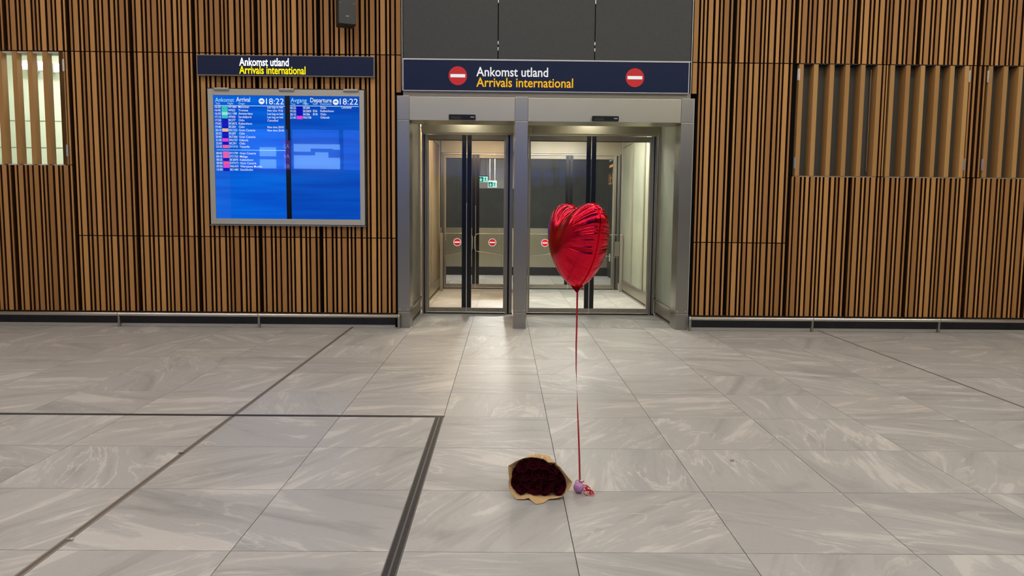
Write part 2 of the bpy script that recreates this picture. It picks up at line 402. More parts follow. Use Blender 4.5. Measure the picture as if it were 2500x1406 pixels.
# ---- right wall
ZR1, ZR2, ZRW = 2.702, .899, 1.592
XRW = 2.893
wr = structure('wall_right', 'slatted wooden wall right of the sliding doors', 'wall',
    boxes((1.86, 2.955, YB, 8.03, 0, TOP), (2.955, 7.5, YB, 8.03, 0, ZRW-.012), (2.955, 7.5, YB, 8.03, ZR1+.012, TOP)), 'black_felt')
for x, w in columns(2.275-MOD, 1.868, 7.45):
    slat(wr, x, w, ZR1+SEAM, TOP)
    if x < XRW-.01:
        if x < 1.905: slat(wr, x, w, 2.40, ZR1)
        else:
            slat(wr, x, w, ZR2+SEAM, ZR1); slat(wr, x, w, ZB, ZR2)
    else:
        slat(wr, x, w, ZB, ZRW-SEAM)
def hinge(parent, x, z):
    def fn(bm):
        atube(bm, [(x, YF-.006, z-.06), (x, YF-.006, z+.06)], .006, 10)
        abox(bm, x-.012, x+.012, YF-.004, YF+.002, z-.055, z+.055)
    obj('hinge', fn, 'chrome', parent)
# ---- left window: deep fins in front of glass, lit room behind
w1 = structure('window_1', 'lit window behind deep wooden fins in the left slatted wall', 'window')
for px in (-222, -185, -148, -112, -75, -39, -3, 34, 71, 108):
    x = WL(px, 240, YF)[0]; slat(w1, x, .046, ZLW, ZL1, YF, YF+.085, 'wood_deep', 'fin')
xr = WL(148, 240, YF)[0]; slat(w1, xr, .05, ZLW, ZL1, YF, YF+.085, 'wood_deep', 'fin')
part('window_frame', 'room_white', w1, (-5.75, xr+.05, YF+.02, YF+.16, ZL1-.012, ZL1+.002), (-5.75, xr+.05, YF+.03, YF+.16, ZLW-.008, ZLW+.002))
part('pane', 'window_glass', w1, (-5.75, xr+.03, 8.035, 8.043, ZLW, ZL1))
hinge(w1, xr+.044, 2.61); hinge(w1, xr+.044, 1.77)
wsr = structure('wall_service_room', 'white walls of the lit room behind the left window', 'wall',
    boxes((-6.6, -4.0, 9.9, 9.95, .8, 3.3), (-6.65, -6.6, 8.05, 9.95, .8, 3.3), (-4.05, -4.0, 8.05, 9.9, .8, 3.3), (-6.6, -4.05, 8.05, 9.9, 3.25, 3.3), (-6.6, -4.05, 8.05, 9.9, .8, .85)), 'room_white')
M['joint_line'] = mat('panel_joint', srgb(140, 142, 130), .7)
for z in (1.95, 2.28): part('panel_joint', 'joint_line', wsr, (-6.6, -4.05, 9.894, 9.902, z, z+.008))
for px, py in ((101, 160), (139, 164), (62, 158)):  # bright spots built as glowing balls on small mounts
    x, z = WL(px, py, 9.7)
    t_ = thing('room_glow', {101: 'glowing ball in the lit room seen through the second last gap of the left window', 139: 'glowing ball in the lit room seen through the last gap of the left window', 62: 'glowing ball in the lit room seen through the third last gap of the left window'}[px], 'lamp', (x, 9.7, z), 'glowing balls in the lit room')
    part('glow_mount', 'lamp_housing', t_, (-.055, .055, .02, .19, -.055, .055)); obj('glow_ball', lambda bm: aball(bm, (0, .02, 0), .045, 16), 'tube', t_, True)
ceil_l = thing('ceiling_strip_light', 'strip light on the ceiling of the lit room behind the left window', 'lamp', (-5.1, 9.0, 3.24))
part('housing', 'lamp_housing', ceil_l, (-.8, .8, -.1, .1, -.02, .01)); M['strip'] = emit('strip_light', (1, .99, .93, 1), 52)
part('diffuser', 'strip', ceil_l, (-.78, .78, -.085, .085, -.035, -.021))
# ---- right windows: deep fins in front of dark panes
def shutter(n, label, a, inner, b, hinges):
    w = structure('window_%d' % n, label, 'window')
    xs = [WL(p, 160, YF)[0] for p in [a]+inner+[b]]
    for x in xs: slat(w, x, .044, ZRW, ZR1, YF, YF+.12, 'wood_deep', 'fin')
    xa, xb = xs[0], xs[-1]+.044
    part('pane', 'dark_pane', w, (xa+.002, xb-.002, YF+.121, YF+.13, ZRW, ZR1))
    part('window_sill', 'steel_dark', w, (xa, xb, YF+.004, YF+.16, ZRW-.012, ZRW-.001))
    part('window_head', 'black_matt', w, (xa, xb, YF+.01, YF+.16, ZR1+.001, ZR1+.012))
    for hx in hinges:
        for z in (2.60, 1.72): hinge(w, (xa-.004) if hx == 'l' else (xb+.004), z)
    return w, xa, xb
w2, a2, b2 = shutter(2, 'dark window behind wooden fins nearest the doors on the right wall', 1952, [1988, 2027, 2065, 2103], 2143, 'l')
part('window_bar', 'chrome', w2, (WL(2124, 200, YF+.1)[0], WL(2126, 200, YF+.1)[0], YF+.09, YF+.1, ZRW+.05, ZR1-.03))
w3, a3, b3 = shutter(3, 'dark window behind wooden fins, middle one on the right wall', 2175, [2213, 2249, 2285, 2321], 2357, 'r')
w4, a4, b4 = shutter(4, 'dark window behind wooden fins at the right edge of the picture', 2415, [2452, 2488.5, 2525, 2561], 2598, 'l')
for px, w in ((2158, .020), (2166, .012), (2369.5, .018), (2379, .022), (2392, .022), (2404, .016)): slat(wr, WL(px, 160, YF)[0], w, ZRW, ZR1)
for x, w in columns(2.275-MOD, b4+.01, 7.45): slat(wr, x, w, ZRW, ZR1)
part('backing_strip', 'black_felt', wr, (b2, a3, YB, 8.03, ZRW-.012, ZR1+.012), (b3, a4, YB, 8.03, ZRW-.012, ZR1+.012), (b4, 7.5, YB, 8.03, ZRW-.012, ZR1+.012), (2.955, a2, YB, 8.03, ZRW-.012, ZR1+.012))
# two slats that stand beside window 2, seen next to its hinges
# ---- plinths
for side, xa, xb in (('left', -7.4, -1.095), ('right', 1.90, 7.4)):
    b = structure('baseboard_'+side, 'black plinth under the %s slatted wall' % side, 'baseboard', boxes((xa, xb, 7.925, YB, .02, .148)), 'plinth')
    part('floor_strip', 'strip_grey', b, (xa, xb, 7.915, YB, 0, .02))
# ---- bumper rails in front of the plinths
def rail(label, xa, xb, posts, zc):
    t_ = thing('bumper_rail', label, 'rail', ((xa+xb)/2, 7.80, 0), 'steel rails along the plinths')
    o = t_.location
    obj('tube', lambda bm: atube(bm, [(xa-o.x, 0, zc), (xb-o.x, 0, zc)], .0185, 16), 'chrome', t_, True)
    for p in posts:
        pp = bevel(part('post', 'steel', t_, (p-o.x-.011, p-o.x+.011, -.006, .03, 0, zc+.012)), .002)
        obj('collar', lambda bm: atube(bm, [(p-o.x-.008, 0, zc), (p-o.x+.008, 0, zc)], .0215, 16), 'chrome', pp, True)
ZRAIL = .130
rail('steel bumper rail along the plinth of the left slatted wall', -7.2, -1.062, (-6.75, -5.33, -3.911, -2.494, -1.073), ZRAIL)
rail('steel bumper rail along the plinth of the right slatted wall', 1.893, 7.2, (1.905, 3.16, 4.465, 5.77, 7.07), ZRAIL)

# ================================================================ DOOR PORTAL
wf = structure('wall_front', 'dark grey panelled wall above the sliding doors', 'wall', boxes((-1.03, 1.86, 7.93, 8.03, 2.345, TOP)), 'black_felt')
for xa, xb in ((-1.028, -.086), (-.078, .880), (.888, 1.848)): bevel(part('panel', 'grey_panel', wf, (xa, xb, 7.885, 7.93, 2.712, TOP-.01)), .002)
part('edge_trim', 'white_trim', wf, (-1.040, -1.034, 7.87, 7.95, 2.395, TOP)); part('edge_trim', 'white_trim', wf, (1.852, 1.858, 7.87, 7.95, 2.395, TOP))
part('edge_trim', 'white_trim', wf, (-1.03, 1.85, 7.862, 7.88, 2.701, 2.709))
for x in (-.082, .884):
    for z in (2.80, 2.86): part('panel_clip', 'chrome', wf, (x-.004, x+.004, 7.882, 7.892, z, z+.03))
    part('panel_clip', 'chrome', wf, (x-.004, x+.004, 7.882, 7.892, 3.26, 3.32))
tr = structure('trim_1', 'brushed steel door surround with three posts', 'trim')
PX = ((-1.090, -.967), (.093, .224), (1.766, 1.890))
for k, (xa, xb) in enumerate(PX):
    yb = 8.02 if k == 1 else 8.12
    bevel(part('post', 'steel', tr, (xa, xb, 7.868, yb, .165, 2.105)), .003)
    bevel(part('post_base', 'steel', tr, (xa, xb, 7.866, yb, 0, .163)), .003)
    bevel(part('post_cap', 'steel', tr, (xa, xb, 7.868, yb, 2.108, 2.345)), .003)
    for x in (xa+.02, xb-.02):
        obj('rivet', lambda bm: aball(bm, (x, 7.866, .19), .006, 10), 'chrome', tr, True)
part('flashing', 'white_trim', tr, (1.890, 1.897, 7.87, 7.96, .0, 2.345))
for xa, xb in ((-.967, .093), (.224, 1.766)):
    h_ = bevel(part('header', 'steel_h', tr, (xa, xb, 7.874, 8.24, 2.105, 2.338)), .003)
part('soffit_strip', 'steel_dark', tr, (-1.03, 1.86, 7.895, 7.93, 2.338, 2.40))
# sensors above the doors
for x0, which in ((-.570, 'left'), (.866, 'right')):
    s = thing('door_sensor', 'black motion sensor on the steel header above the %s doorway' % which, 'sensor', (x0, 7.874, 2.11), 'sensors above the doors')
    bevel(part('housing', 'black_gloss', s, (0, .268, -.04, -.001, 0, .052)), .008, 3)
    part('lens', 'black_matt', s, (.02, .12, -.0415, -.040, .008, .03)); part('maker_mark', 'white_trim', s, (.218, .255, -.0412, -.0402, .022, .030))
# ---- the wall signs
def no_entry(parent, x, z, Y, r, rim=False):
    p = obj('no_entry_disc', lambda bm: acyl_y(bm, x, z, Y-.003, Y, r, 40), 'sign_red', parent)
    if rim: obj('rim', lambda bm: acyl_y(bm, x, z, Y-.002, Y+.001, r*1.13, 40), 'sign_white', p)
    part('bar', 'sign_white', p, (x-r*.8, x+r*.8, Y-.0045, Y-.003, z-r*.17, z+r*.17))
cs = thing('door_sign', 'wide navy arrivals sign with two red no entry discs over the doors', 'sign', (0, 0, 0))
ZS0, ZS1 = 2.392, 2.697
part('panel', 'navy', cs, (-1.022, 1.824, 7.85, 7.93, ZS0+.006, ZS1-.004))
for b in ((-1.026, 1.830, 7.845, 7.93, ZS0-.002, ZS0+.005), (-1.026, 1.830, 7.845, 7.93, ZS1-.004, ZS1+.002), (-1.026, -1.020, 7.845, 7.93, ZS0+.005, ZS1-.004), (1.822, 1.830, 7.845, 7.93, ZS0+.005, ZS1-.004)): part('frame_bar', 'white_trim', cs, b)
no_entry(cs, -.480, 2.541, 7.85, .092); no_entry(cs, 1.286, 2.541, 7.85, .092)
lettering('white_lettering', [('Ankomst utland', -.296, .419, 2.540, .088)], 'sign_white', cs, 7.8485, .012)
lettering('yellow_lettering', [('Arrivals international', -.296, .670, 2.437, .088)], 'sign_yellow', cs, 7.8485, .012)
ls = thing('arrivals_sign', 'narrow navy sign with glowing letters above the flight display', 'sign', (0, 0, 0))
part('panel', 'navy', ls, (-3.060, -1.316, 7.845, 7.898, 2.524, 2.712))
for b in ((-3.066, -1.310, 7.842, 7.898, 2.519, 2.524), (-3.066, -1.310, 7.842, 7.898, 2.712, 2.717), (-3.066, -3.060, 7.842, 7.898, 2.524, 2.712), (-1.316, -1.310, 7.842, 7.898, 2.524, 2.712)): part('frame_bar', 'steel_dark', ls, b)
lettering('white_lettering', [('Ankomst utland', WL(584, 150, 7.845)[0], WL(705, 150, 7.845)[0], 2.616, .074)], 'glow_white', ls, 7.8435, .018)
lettering('yellow_lettering', [('Arrivals international', WL(584, 170, 7.845)[0], WL(746, 170, 7.845)[0], 2.538, .074)], 'glow_yellow', ls, 7.8435, .018)

# ================================================================ FLIGHT DISPLAY
dp = thing('flight_display', 'grey framed display with two blue flight information screens', 'display', (0, 0, 0))
DX0, DX1, DZ0, DZ1 = -2.966, -1.415, 1.048, 2.388
SX0, SX1, SZ0, SZ1 = -2.913, -1.460, 1.104, 2.326
bevel(part('frame', 'frame_grey', dp, (DX0, SX0, 7.838, 7.86, DZ0, DZ1), (SX1, DX1, 7.838, 7.86, DZ0, DZ1), (SX0, SX1, 7.838, 7.86, SZ1, DZ1), (SX0, SX1, 7.838, 7.86, DZ0, SZ0)), .002)
part('cabinet', 'black_matt', dp, (DX0-.012, DX1+.012, 7.862, 7.898, DZ0-.012, DZ1+.012))
part('bottom_lip', 'chrome', dp, (DX0-.01, DX1+.01, 7.845, 7.862, DZ0-.014, DZ0-.006))
for px in (541, 700, 857):
    x = WL(px, 220, 7.84)[0]; bevel(part('clip', 'steel', dp, (x-.075, x+.075, 7.822, 7.838, DZ1-.018, DZ1+.008)), .005, 2)
def DS(x, y):                                 # pixel of the photo -> place on the display face
    xl = 522+(y-229)*.0232; xr = 879.0; yt = 229+(x-522)*.0336; yb_ = 531+(x-529)*.02
    return SX0+(x-xl)/(xr-xl)*(SX1-SX0), SZ1-(y-yt)/(yb_-yt)*(SZ1-SZ0)
xm0 = DS(698.5, 400)[0]; xm1 = DS(710.5, 400)[0]
sl = part('screen', 'screen_l', dp, (SX0, xm0, 7.848, 7.861, SZ0, SZ1), label='arrivals screen'); sr = part('screen', 'screen_r', dp, (xm1, SX1, 7.848, 7.861, SZ0, SZ1), label='departures screen')
part('divider', 'black_gloss', dp, (xm0, xm1, 7.846, 7.861, SZ0, SZ1))
YT = 7.8468
def rowtexts(items, ch):
    out = []
    for t_, x, y, x2 in items:
        a, z = DS(x, y); b = DS(x2, y)[0] if x2 else None
        out.append((t_, a, b, z, ch))
    return out
def chip(parent, col, x, y, w=14.5, hh=7.6):
    a, z = DS(x, y); b, _ = DS(x+w, y); _, z2 = DS(x, y-hh); part('flight_chip', 'chip_'+col, parent, (a, b, YT, 7.848, z, z2))
def clock_icon(parent, px, py, r):
    x, z = DS(px, py); p = obj('clock_disc', lambda bm: acyl_y(bm, x, z, YT, 7.848, r, 28), 'screen_text', parent)
    part('plane_mark', 'screen_l', p, (x-r*.6, x+r*.6, YT-.0008, YT, z-.004, z+.004), (x-r*.1, x+r*.25, YT-.0008, YT, z+.004, z+.011))
lettering('lettering', rowtexts([('Ankomst', 527, 245, 573)], .040), 'screen_cyan', sl, YT, .0)
lettering('lettering', rowtexts([('Arrival', 578, 246, 612)], .044), 'screen_text', sl, YT, .004)
lettering('lettering', rowtexts([('Time', 528, 251, 538.5), ('Flight', 557, 252, 571), ('Origin', 583, 253, 599)], .017), 'screen_cyan', sl, YT, .003)
lettering('lettering', rowtexts([('18:22', 651, 254, 694.5)], .057), 'screen_text', sl, YT, .0)
clock_icon(sl, 640, 246.5, .029)
a, z = DS(525, 254); b, _ = DS(697, 260); part('rule', 'screen_cyan', sl, (a, b, YT, 7.848, z-.003, z+.003))
ROWS = [('16:20', 'teal', 'WF1860', 'München'), ('16:45', 'teal', 'WF625', 'Tromsø'), ('16:50', 'mint', 'KL1188', 'Amsterdam'), ('17:15', 'teal', 'WF420', 'Sandefjord'), ('17:50', 'deep', 'SK277', 'Oslo'), ('19:00', 'deep', 'SK2872', 'København'), ('19:40', 'deep', 'SK281', 'Oslo'), ('20:10', 'peach', 'DK1523', 'Gran Canaria'), ('20:20', 'deep', 'SK287', 'Oslo'), ('20:45', 'deep', 'SK7366', 'Gran Canaria'), ('21:00', 'magenta', 'W61757', 'Gdansk'), ('22:05', 'deep', 'SK291', 'Oslo'), ('23:25', 'pink', 'DY1715', 'Tenerife')]
LATE = [('00:05', 'pink', 'DY1799', 'Gran Canaria'), ('00:10', 'pink', 'DY1753', 'Malaga'), ('00:25', 'deep', 'SK2870', 'København'), ('00:40', 'rose', 'DY9171', 'Gran Canaria'), ('07:55', 'magenta', 'W61419', 'Warszawa Modlin'), ('15:00', 'deep', 'SK1481', 'Stockholm')]
tm, fl, og = [], [], []
for k, (t_, c, f_, o_) in enumerate(ROWS+LATE):
    y = 260+k*8.05 if k < 13 else 372.5+(k-13)*8.05
    dx = (y-260)*.028
    tm.append((t_, 526+dx, y, 540+dx)); fl.append((f_, 558+dx, y+.6, 558+dx+3.45*len(f_))); og.append((o_, 583+dx, y+1.2, None))
    chip(sl, c, 542.3+dx, y+1.4)
lettering('time_column', rowtexts(tm, .021), 'screen_text', sl, YT, .002); lettering('flight_column', rowtexts(fl, .0205), 'screen_text', sl, YT, .002); lettering('origin_column', rowtexts(og, .0205), 'screen_text', sl, YT, .002)
lettering('remark_column', rowtexts([(t_, 654, 263.5+k*8.0, x2) for k, t_, x2 in ((0, 'Last bag on belt', 692.5), (1, 'New time 19:36', 692), (2, 'Last bag on belt', 693), (3, 'Last bag on belt', 693), (4, 'Cancelled', 680), (6, 'New time 20:03', 693.5), (7, 'New time 20:40', 694))], .0205), 'screen_text', sl, YT, .002)
a, z = DS(530, 362); b, _ = DS(699, 362); part('rule', 'screen_cyan', sl, (a, b, YT, 7.848, z-.0025, z+.0025))
lettering('lettering', rowtexts([('Avgang', 711, 250.5, 750)], .042), 'screen_cyan', sr, YT, .0)
lettering('lettering', rowtexts([('Departure', 759, 251.5, 811)], .042), 'screen_warm', sr, YT, .006)
lettering('lettering', rowtexts([('18:22', 831, 258.5, 875)], .057), 'screen_text', sr, YT, .0)
lettering('lettering', rowtexts([('Time', 711, 256.5, 722), ('Flight', 741, 257, 754.5), ('Gate', 765, 257.5, 776.5), ('Destination', 783, 258, 811)], .017), 'screen_cyan', sr, YT, .003)
clock_icon(sr, 821, 252.5, .029)
a, z = DS(709, 260); b, _ = DS(877, 260); z = DS(790, 261.5)[1]; part('rule', 'screen_cyan', sr, (a, b, YT, 7.848, z-.003, z+.003))
DEP = [('18:25', 'deep', 'SK284', '', 'Oslo'), ('19:35', 'deep', 'SK2869', 'E26', 'København'), ('20:15', 'deep', 'SK286', 'B18', 'Oslo'), ('21:45', 'magenta', 'W61758', '', 'Gdansk')]
tm, fl, og = [], [], []
for k, (t_, c, f_, g_, o_) in enumerate(DEP):
    y = 266.5+k*7.8; tm.append((t_, 709.5, y, 723.5)); fl.append((f_, 741, y+.4, 741+3.3*len(f_))); og.append((o_, 783.5, y+1, None)); chip(sr, c, 725.5, y+1.2)
    if g_: og.append((g_, 765.5, y+.7, None))
lettering('time_column', rowtexts(tm, .021), 'screen_text', sr, YT, .002); lettering('flight_column', rowtexts(fl, .0205), 'screen_text', sr, YT, .002); lettering('destination_column', rowtexts(og+[('Cancelled', 834.5, 268, 859)], .0205), 'screen_text', sr, YT, .002)
M['cover_glass'] = glass_material('cover_glass', (.99, .99, 1, 1), .42)
part('cover_glass', 'cover_glass', dp, (SX0, SX1, 7.840, 7.8425, SZ0, SZ1))

# ================================================================ LOUDSPEAKER
sx, sz = WL(845, 64, 7.72)
sp = thing('loudspeaker', 'dark grey loudspeaker mounted high on the left slatted wall', 'speaker', (sx, 7.72, sz), rz=math.radians(20))
bevel(part('cabinet', 'black_matt', sp, (-.085, .085, -.07, .09, 0, .46)), .008)
gr = part('grille', 'grey_panel', sp, (-.078, .078, -.078, -.07, .008, .452))
part('maker_mark', 'frame_grey', sp, (-.012, .016, -.0792, -.078, .075, .081))
for x in (-.064, .064): obj('screw', lambda bm: aball(bm, (x, -.078, .20), .004, 8), 'chrome', sp, True)
for k in range(14): part('vent_rib', 'steel_dark', sp, (.085, .088, -.055+.0095*k, -.051+.0095*k, .02, .44))
part('bracket', 'black_matt', sp, (-.03, .03, .09, .165, .18, .28))

# ================================================================ SLIDING DOORS AND VESTIBULE
def leaf(parent, x0, x1, Y, z1, black, holes=()):
    """a glazed leaf with a wide black meeting stile on the side named by `black`"""
    fr = part('leaf_frame', 'steel_dark', parent, (x0, x1, Y-.02, Y+.02, z1-.055, z1), (x0, x1, Y-.022, Y+.022, .022, .072), (x0 if black == 'r' else x1-.022, x0+.022 if black == 'r' else x1, Y-.02, Y+.02, .072, z1-.055))
    w = .052
    part('meeting_stile', 'black_gloss', parent, (x1-w, x1-.003, Y-.024, Y+.024, .075, z1-.002) if black == 'r' else (x0+.003, x0+w, Y-.024, Y+.024, .075, z1-.002))
    part('pane', 'glass', parent, (x0+.02, x1-.02, Y-.004, Y+.004, .07, z1-.053))
    part('gasket', 'black_matt', parent, (x0+.022, x1-.022, Y-.009, Y+.009, z1-.062, z1-.055))
    for k in range(3): obj('rail_screw', lambda bm: aball(bm, (x0+(x1-x0)*(k+.5)/3, Y-.0225, .048), .005, 8), 'black_matt', fr, True)
YD1, YD2 = 9.05, 12.1
def doorset(n, label, Y, bay, mid, ztop, jamb):
    d = structure('door_%d' % n, label, 'door'); tm_ = 'steel_h' if Y < 10 else 'steel_dark'
    (x0, x1) = bay
    leaf(d, x0+jamb[0], mid-.003, Y, ztop, 'r'); leaf(d, mid+.003, x1-jamb[1], Y, ztop, 'l')
    for xa, xb in ((x0, x0+jamb[0]), (x1-jamb[1], x1)):
        w = xb-xa
        part('jamb', 'steel', d, (xa, xa+w*.30, Y-.05, Y+.06, 0, ztop+.03), (xa+w*.55, xb-.004, Y-.03, Y+.06, 0, ztop+.03))
        part('jamb_seal', 'black_matt', d, (xa+w*.30, xa+w*.55, Y-.02, Y+.05, 0, ztop+.02))
    part('transom', tm_, d, (x0, x1, Y-.11, Y+.08, ztop+.018, ztop+.30)); part('transom_lip', 'chrome', d, (x0+.02, x1-.02, Y-.06, Y-.03, ztop+.004, ztop+.018))
    part('floor_track', 'black_matt', d, (x0, x1, Y-.03, Y+.03, 0, .012))
    part('guide', 'chrome', d, (mid-.004, mid+.004, Y-.026, Y+.02, .004, 1.3))
    return d
d1_ = doorset(1, 'glass sliding door with black centre stiles in the left doorway', YD1, (-.962, .092), -.446, 2.078, (.056, .084))
d2_ = doorset(2, 'glass sliding door with black centre stiles in the right doorway behind balloon', YD1, (.225, 1.768), .997, 2.078, (.048, .070))
d3_ = doorset(3, 'inner glass sliding door at the far end of the left passage', YD2, (-.985, .092), -.456, 2.085, (.045, .05))
d4_ = doorset(4, 'inner glass sliding door at the far end of the right passage', YD2, (.225, 1.790), .997, 2.085, (.09, .09))
M['screen_fascia'] = M['steel_h']
# side screens of the entrance recess: steel kick rails, glass, steel mullions
def screen_wall(name, label, X, ya, yb, m_pane, inner, kick=.17):
    t = .02
    o = structure(name, label, 'wall')
    part('kick_rail', 'steel_dark', o, (X-t, X+t, ya, yb, .0, kick)); part('head_rail', 'steel_dark', o, (X-t, X+t, ya, yb, 2.19, 2.32))
    part('kick_groove', 'black_matt', o, (X-t-.001, X+t+.001, ya+.05, yb-.02, .022, .045))
    part('sill_rail', 'steel', o, (X-t-.014, X+t+.014, ya, yb, kick, kick+.022))
    for y in (ya, yb-.05)+tuple(inner): part('mullion', 'steel_dark', o, (X-t-.002, X+t+.002, y, y+.05, kick+.022, 2.19))
    for q0, q1 in zip((ya,)+tuple(inner), tuple(inner)+(yb-.05,)): part('pane', m_pane, o, (X-.006, X+.006, q0+.05, q1, kick+.022, 2.19))
    return o
screen_wall('wall_entrance_left', 'glass side screen between left steel post and left sliding door', -1.00, 8.12, 8.98, 'frosted_dim', ())
screen_wall('wall_entrance_right', 'glass side screen between right steel post and right sliding door', 1.795, 8.12, 8.98, 'frosted', ())
screen_wall('wall_entrance_middle', 'glass partition behind the middle steel post', .158, 8.02, 8.94, 'glass_green', ())
screen_wall('wall_vestibule_left', 'panelled side of the left passage behind the sliding door', -1.02, 9.16, 11.95, 'beige_wall', (10.55, ))
screen_wall('wall_vestibule_right', 'pale frosted glass side of the right passage behind the sliding door', 1.815, 9.16, 11.95, 'frosted', (10.0, 10.9))
screen_wall('wall_vestibule_middle', 'glass partition between the two passages', .158, 9.16, 11.95, 'glass_green', (10.55,))
# outside the entrance glass: plain dark cheeks of the wall
structure('wall_cheek_left', 'dark cheek of the left wall beside the entrance glass', 'wall', boxes((-1.125, -1.09, 8.03, 9.2, 0, 2.34)), 'hall_light')
structure('wall_cheek_right', 'pale cheek of the right wall beside the entrance glass', 'wall', boxes((1.885, 1.92, 8.03, 9.2, 0, 2.34)), 'frosted')
structure('ceiling_entrance', 'ceiling of the passages between the two sets of doors', 'ceiling', boxes((-1.12, 1.92, 8.24, 12.6, 2.40, 2.45), (-1.12, -1.09, 9.2, 12.6, 0, 2.45), (1.885, 1.92, 9.2, 12.6, 0, 2.45)), 'ceiling')
def downlight(x, y, z, m, label, r=.06):
    t_ = thing('downlight', label, 'lamp', (x, y, z), 'round downlights')
    obj('rim', lambda bm: atube(bm, [(0, 0, -.012), (0, 0, .0)], r*1.25, 24), 'chrome', t_)
    obj('lens', lambda bm: atube(bm, [(0, 0, -.014), (0, 0, -.0125)], r, 24), m, t_)
for x, y, m, l in ((-.62, 9.75, 'down_warm', 'warm round downlight, front left of the left passage'), (-.18, 9.75, 'down_warm', 'warm round downlight, front right of the left passage'), (-.60, 10.5, 'down_warm', 'warm round downlight at far left, before the inner door of the left passage'), (-.14, 10.5, 'down_warm', 'warm round downlight at far right, before the inner door of the left passage'),
                   (.62, 9.75, 'down_white', 'white round downlight, front left of the right passage'), (1.38, 9.75, 'down_white', 'white round downlight, front right of the right passage'), (.60, 10.5, 'down_white', 'white round downlight at far left, before the inner door of the right passage'), (1.05, 10.5, 'down_white', 'white round downlight at far right, before the inner door of the right passage')):
    downlight(x, y, 2.40, m, l)
downlight(-.44, 8.6, 2.40, 'down_added', 'added round downlight in the recess before the left sliding door', .05); downlight(1.0, 8.6, 2.40, 'down_added', 'added round downlight in the recess before the right sliding door', .05)  # two lamps added to brighten the dark entrance recess
# gates of clear plastic hung before the inner doors
def gate(label, xh, xf, Y, zt=.872):
    s = 1 if xf > xh else -1
    g = thing('swing_gate', label, 'gate', (xh, Y, 0), 'clear swing gates before the inner doors')
    W_ = abs(xf-xh)
    out = [(.03, .53), (W_-.09, .60)]
    for k in range(5): a = -PI/2+PI/2*k/4; out.append((W_-.06+.06*math.cos(a), .66+.06*math.sin(a)))
    for k in range(5): a = PI/2*k/4; out.append((W_-.06+.06*math.cos(a), zt-.06+.06*math.sin(a)))
    out += [(.03, zt)]
    def fn(bm):
        a = [bm.verts.new((s*x, -.004, z)) for x, z in out]; b = [bm.verts.new((s*x, .004, z)) for x, z in out]
        bm.faces.new(a); bm.faces.new(b[::-1])
        for k in range(len(a)): bm.faces.new((a[k], a[k-1], b[k-1], b[k]))
    obj('panel', fn, 'glass', g)
    obj('rim', lambda bm: atube(bm, [(s*x, 0, z) for x, z in out], .0055, 6), 'frame_grey', g, True)
    part('hinge_plate', 'steel', g, (min(0, s*.07), max(0, s*.07), -.012, .012, .55, .77))
    no_entry(g, s*(W_*.48), .742, -.006, .052, True)
    bevel(part('post', 'steel_dark', g, (-.022-s*.03, .022-s*.03, -.022, .022, 0, .88)), .006)
YG = 11.72
gate('clear swing gate at the left side of the left passage', -.93, -.49, YG); gate('clear swing gate at the right side of the left passage', .06, -.455, YG)
gate('clear swing gate at the left side of the right passage, beside the balloon', .27, .985, YG); gate('clear swing gate at the right side of the right passage, behind the balloon', 1.745, 1.015, YG)
# ---- hall beyond
YW = 14.8
wfar = structure('wall_back', 'dark grey wall with steel wainscot beyond the inner doors', 'wall', boxes((-3.2, -.50, YW, YW+.1, 0, 2.9), (-.50, .30, YW, YW+.1, 0, 1.655), (.30, 3.0, YW, YW+.1, 0, 2.9)), 'hall_dark')
for xa, xb in ((-3.2, -1.312), (-1.308, -.062), (-.058, 1.19), (1.194, 2.9)): part('wainscot', 'steel_h', wfar, (xa, xb, YW-.02, YW, .16, .905))
part('kick_board', 'plinth', wfar, (-3.2, 2.9, YW-.03, YW, 0, .155))
structure('wall_far_right', 'dark side wall with exit lettering beyond the right inner door', 'wall', boxes((1.97, 2.05, 12.65, YW, 0, 2.9)), 'hall_dark')
lettering('exit_lettering', [('Ut Exit', .0, 1.05, 1.74, .20)], 'orange_text', bpy.data.objects['wall_far_right'], 14.75, .01, side=1.966)
part('pale_print_line', 'pale_text', bpy.data.objects['wall_far_right'], (1.965, 1.97, 13.6, 14.7, 2.17, 2.22))
part('orange_print_line', 'orange_text', bpy.data.objects['wall_far_right'], (1.965, 1.97, 13.6, 14.7, 2.05, 2.10))
structure('wall_far_left', 'dark side wall beyond the left inner door', 'wall', boxes((-3.25, -3.2, 12.6, YW, 0, 2.9), (-3.2, -1.12, 12.55, 12.6, 0, 2.9), (1.92, 2.05, 12.55, 12.6, 0, 2.9)), 'hall_dark')
structure('ceiling_far', 'ceiling of the hall beyond the inner doors', 'ceiling', boxes((-3.2, 2.0, 12.6, 22, 2.9, 2.95), (-3.2, 2.0, 21.9, 22, 0, 2.9)), 'ceiling')
structure('floor_far', 'floor behind the far grey partition', 'floor', boxes((-3.2, 2.0, 14.9, 22, -.08, -.004)), 'hall_light')
downlight(-.9, 13.7, 2.9, 'down_hall', 'round downlight above the floor beyond the left inner door', .07); downlight(.9, 13.7, 2.9, 'down_hall', 'round downlight above the floor beyond the right inner door', .07); downlight(-.2, 18.0, 2.9, 'down_hall', 'round downlight behind the far grey partition', .17)
sw = thing('light_switch', 'small white switch plate on the dark wall beyond the right doorway', 'switch', (1.966, 14.35, .38)); bevel(part('plate', 'room_white', sw, (-.012, 0, -.05, .05, -.07, .07)), .004); part('rocker', 'lamp_housing', sw, (-.016, -.012, -.025, .025, -.035, .035))
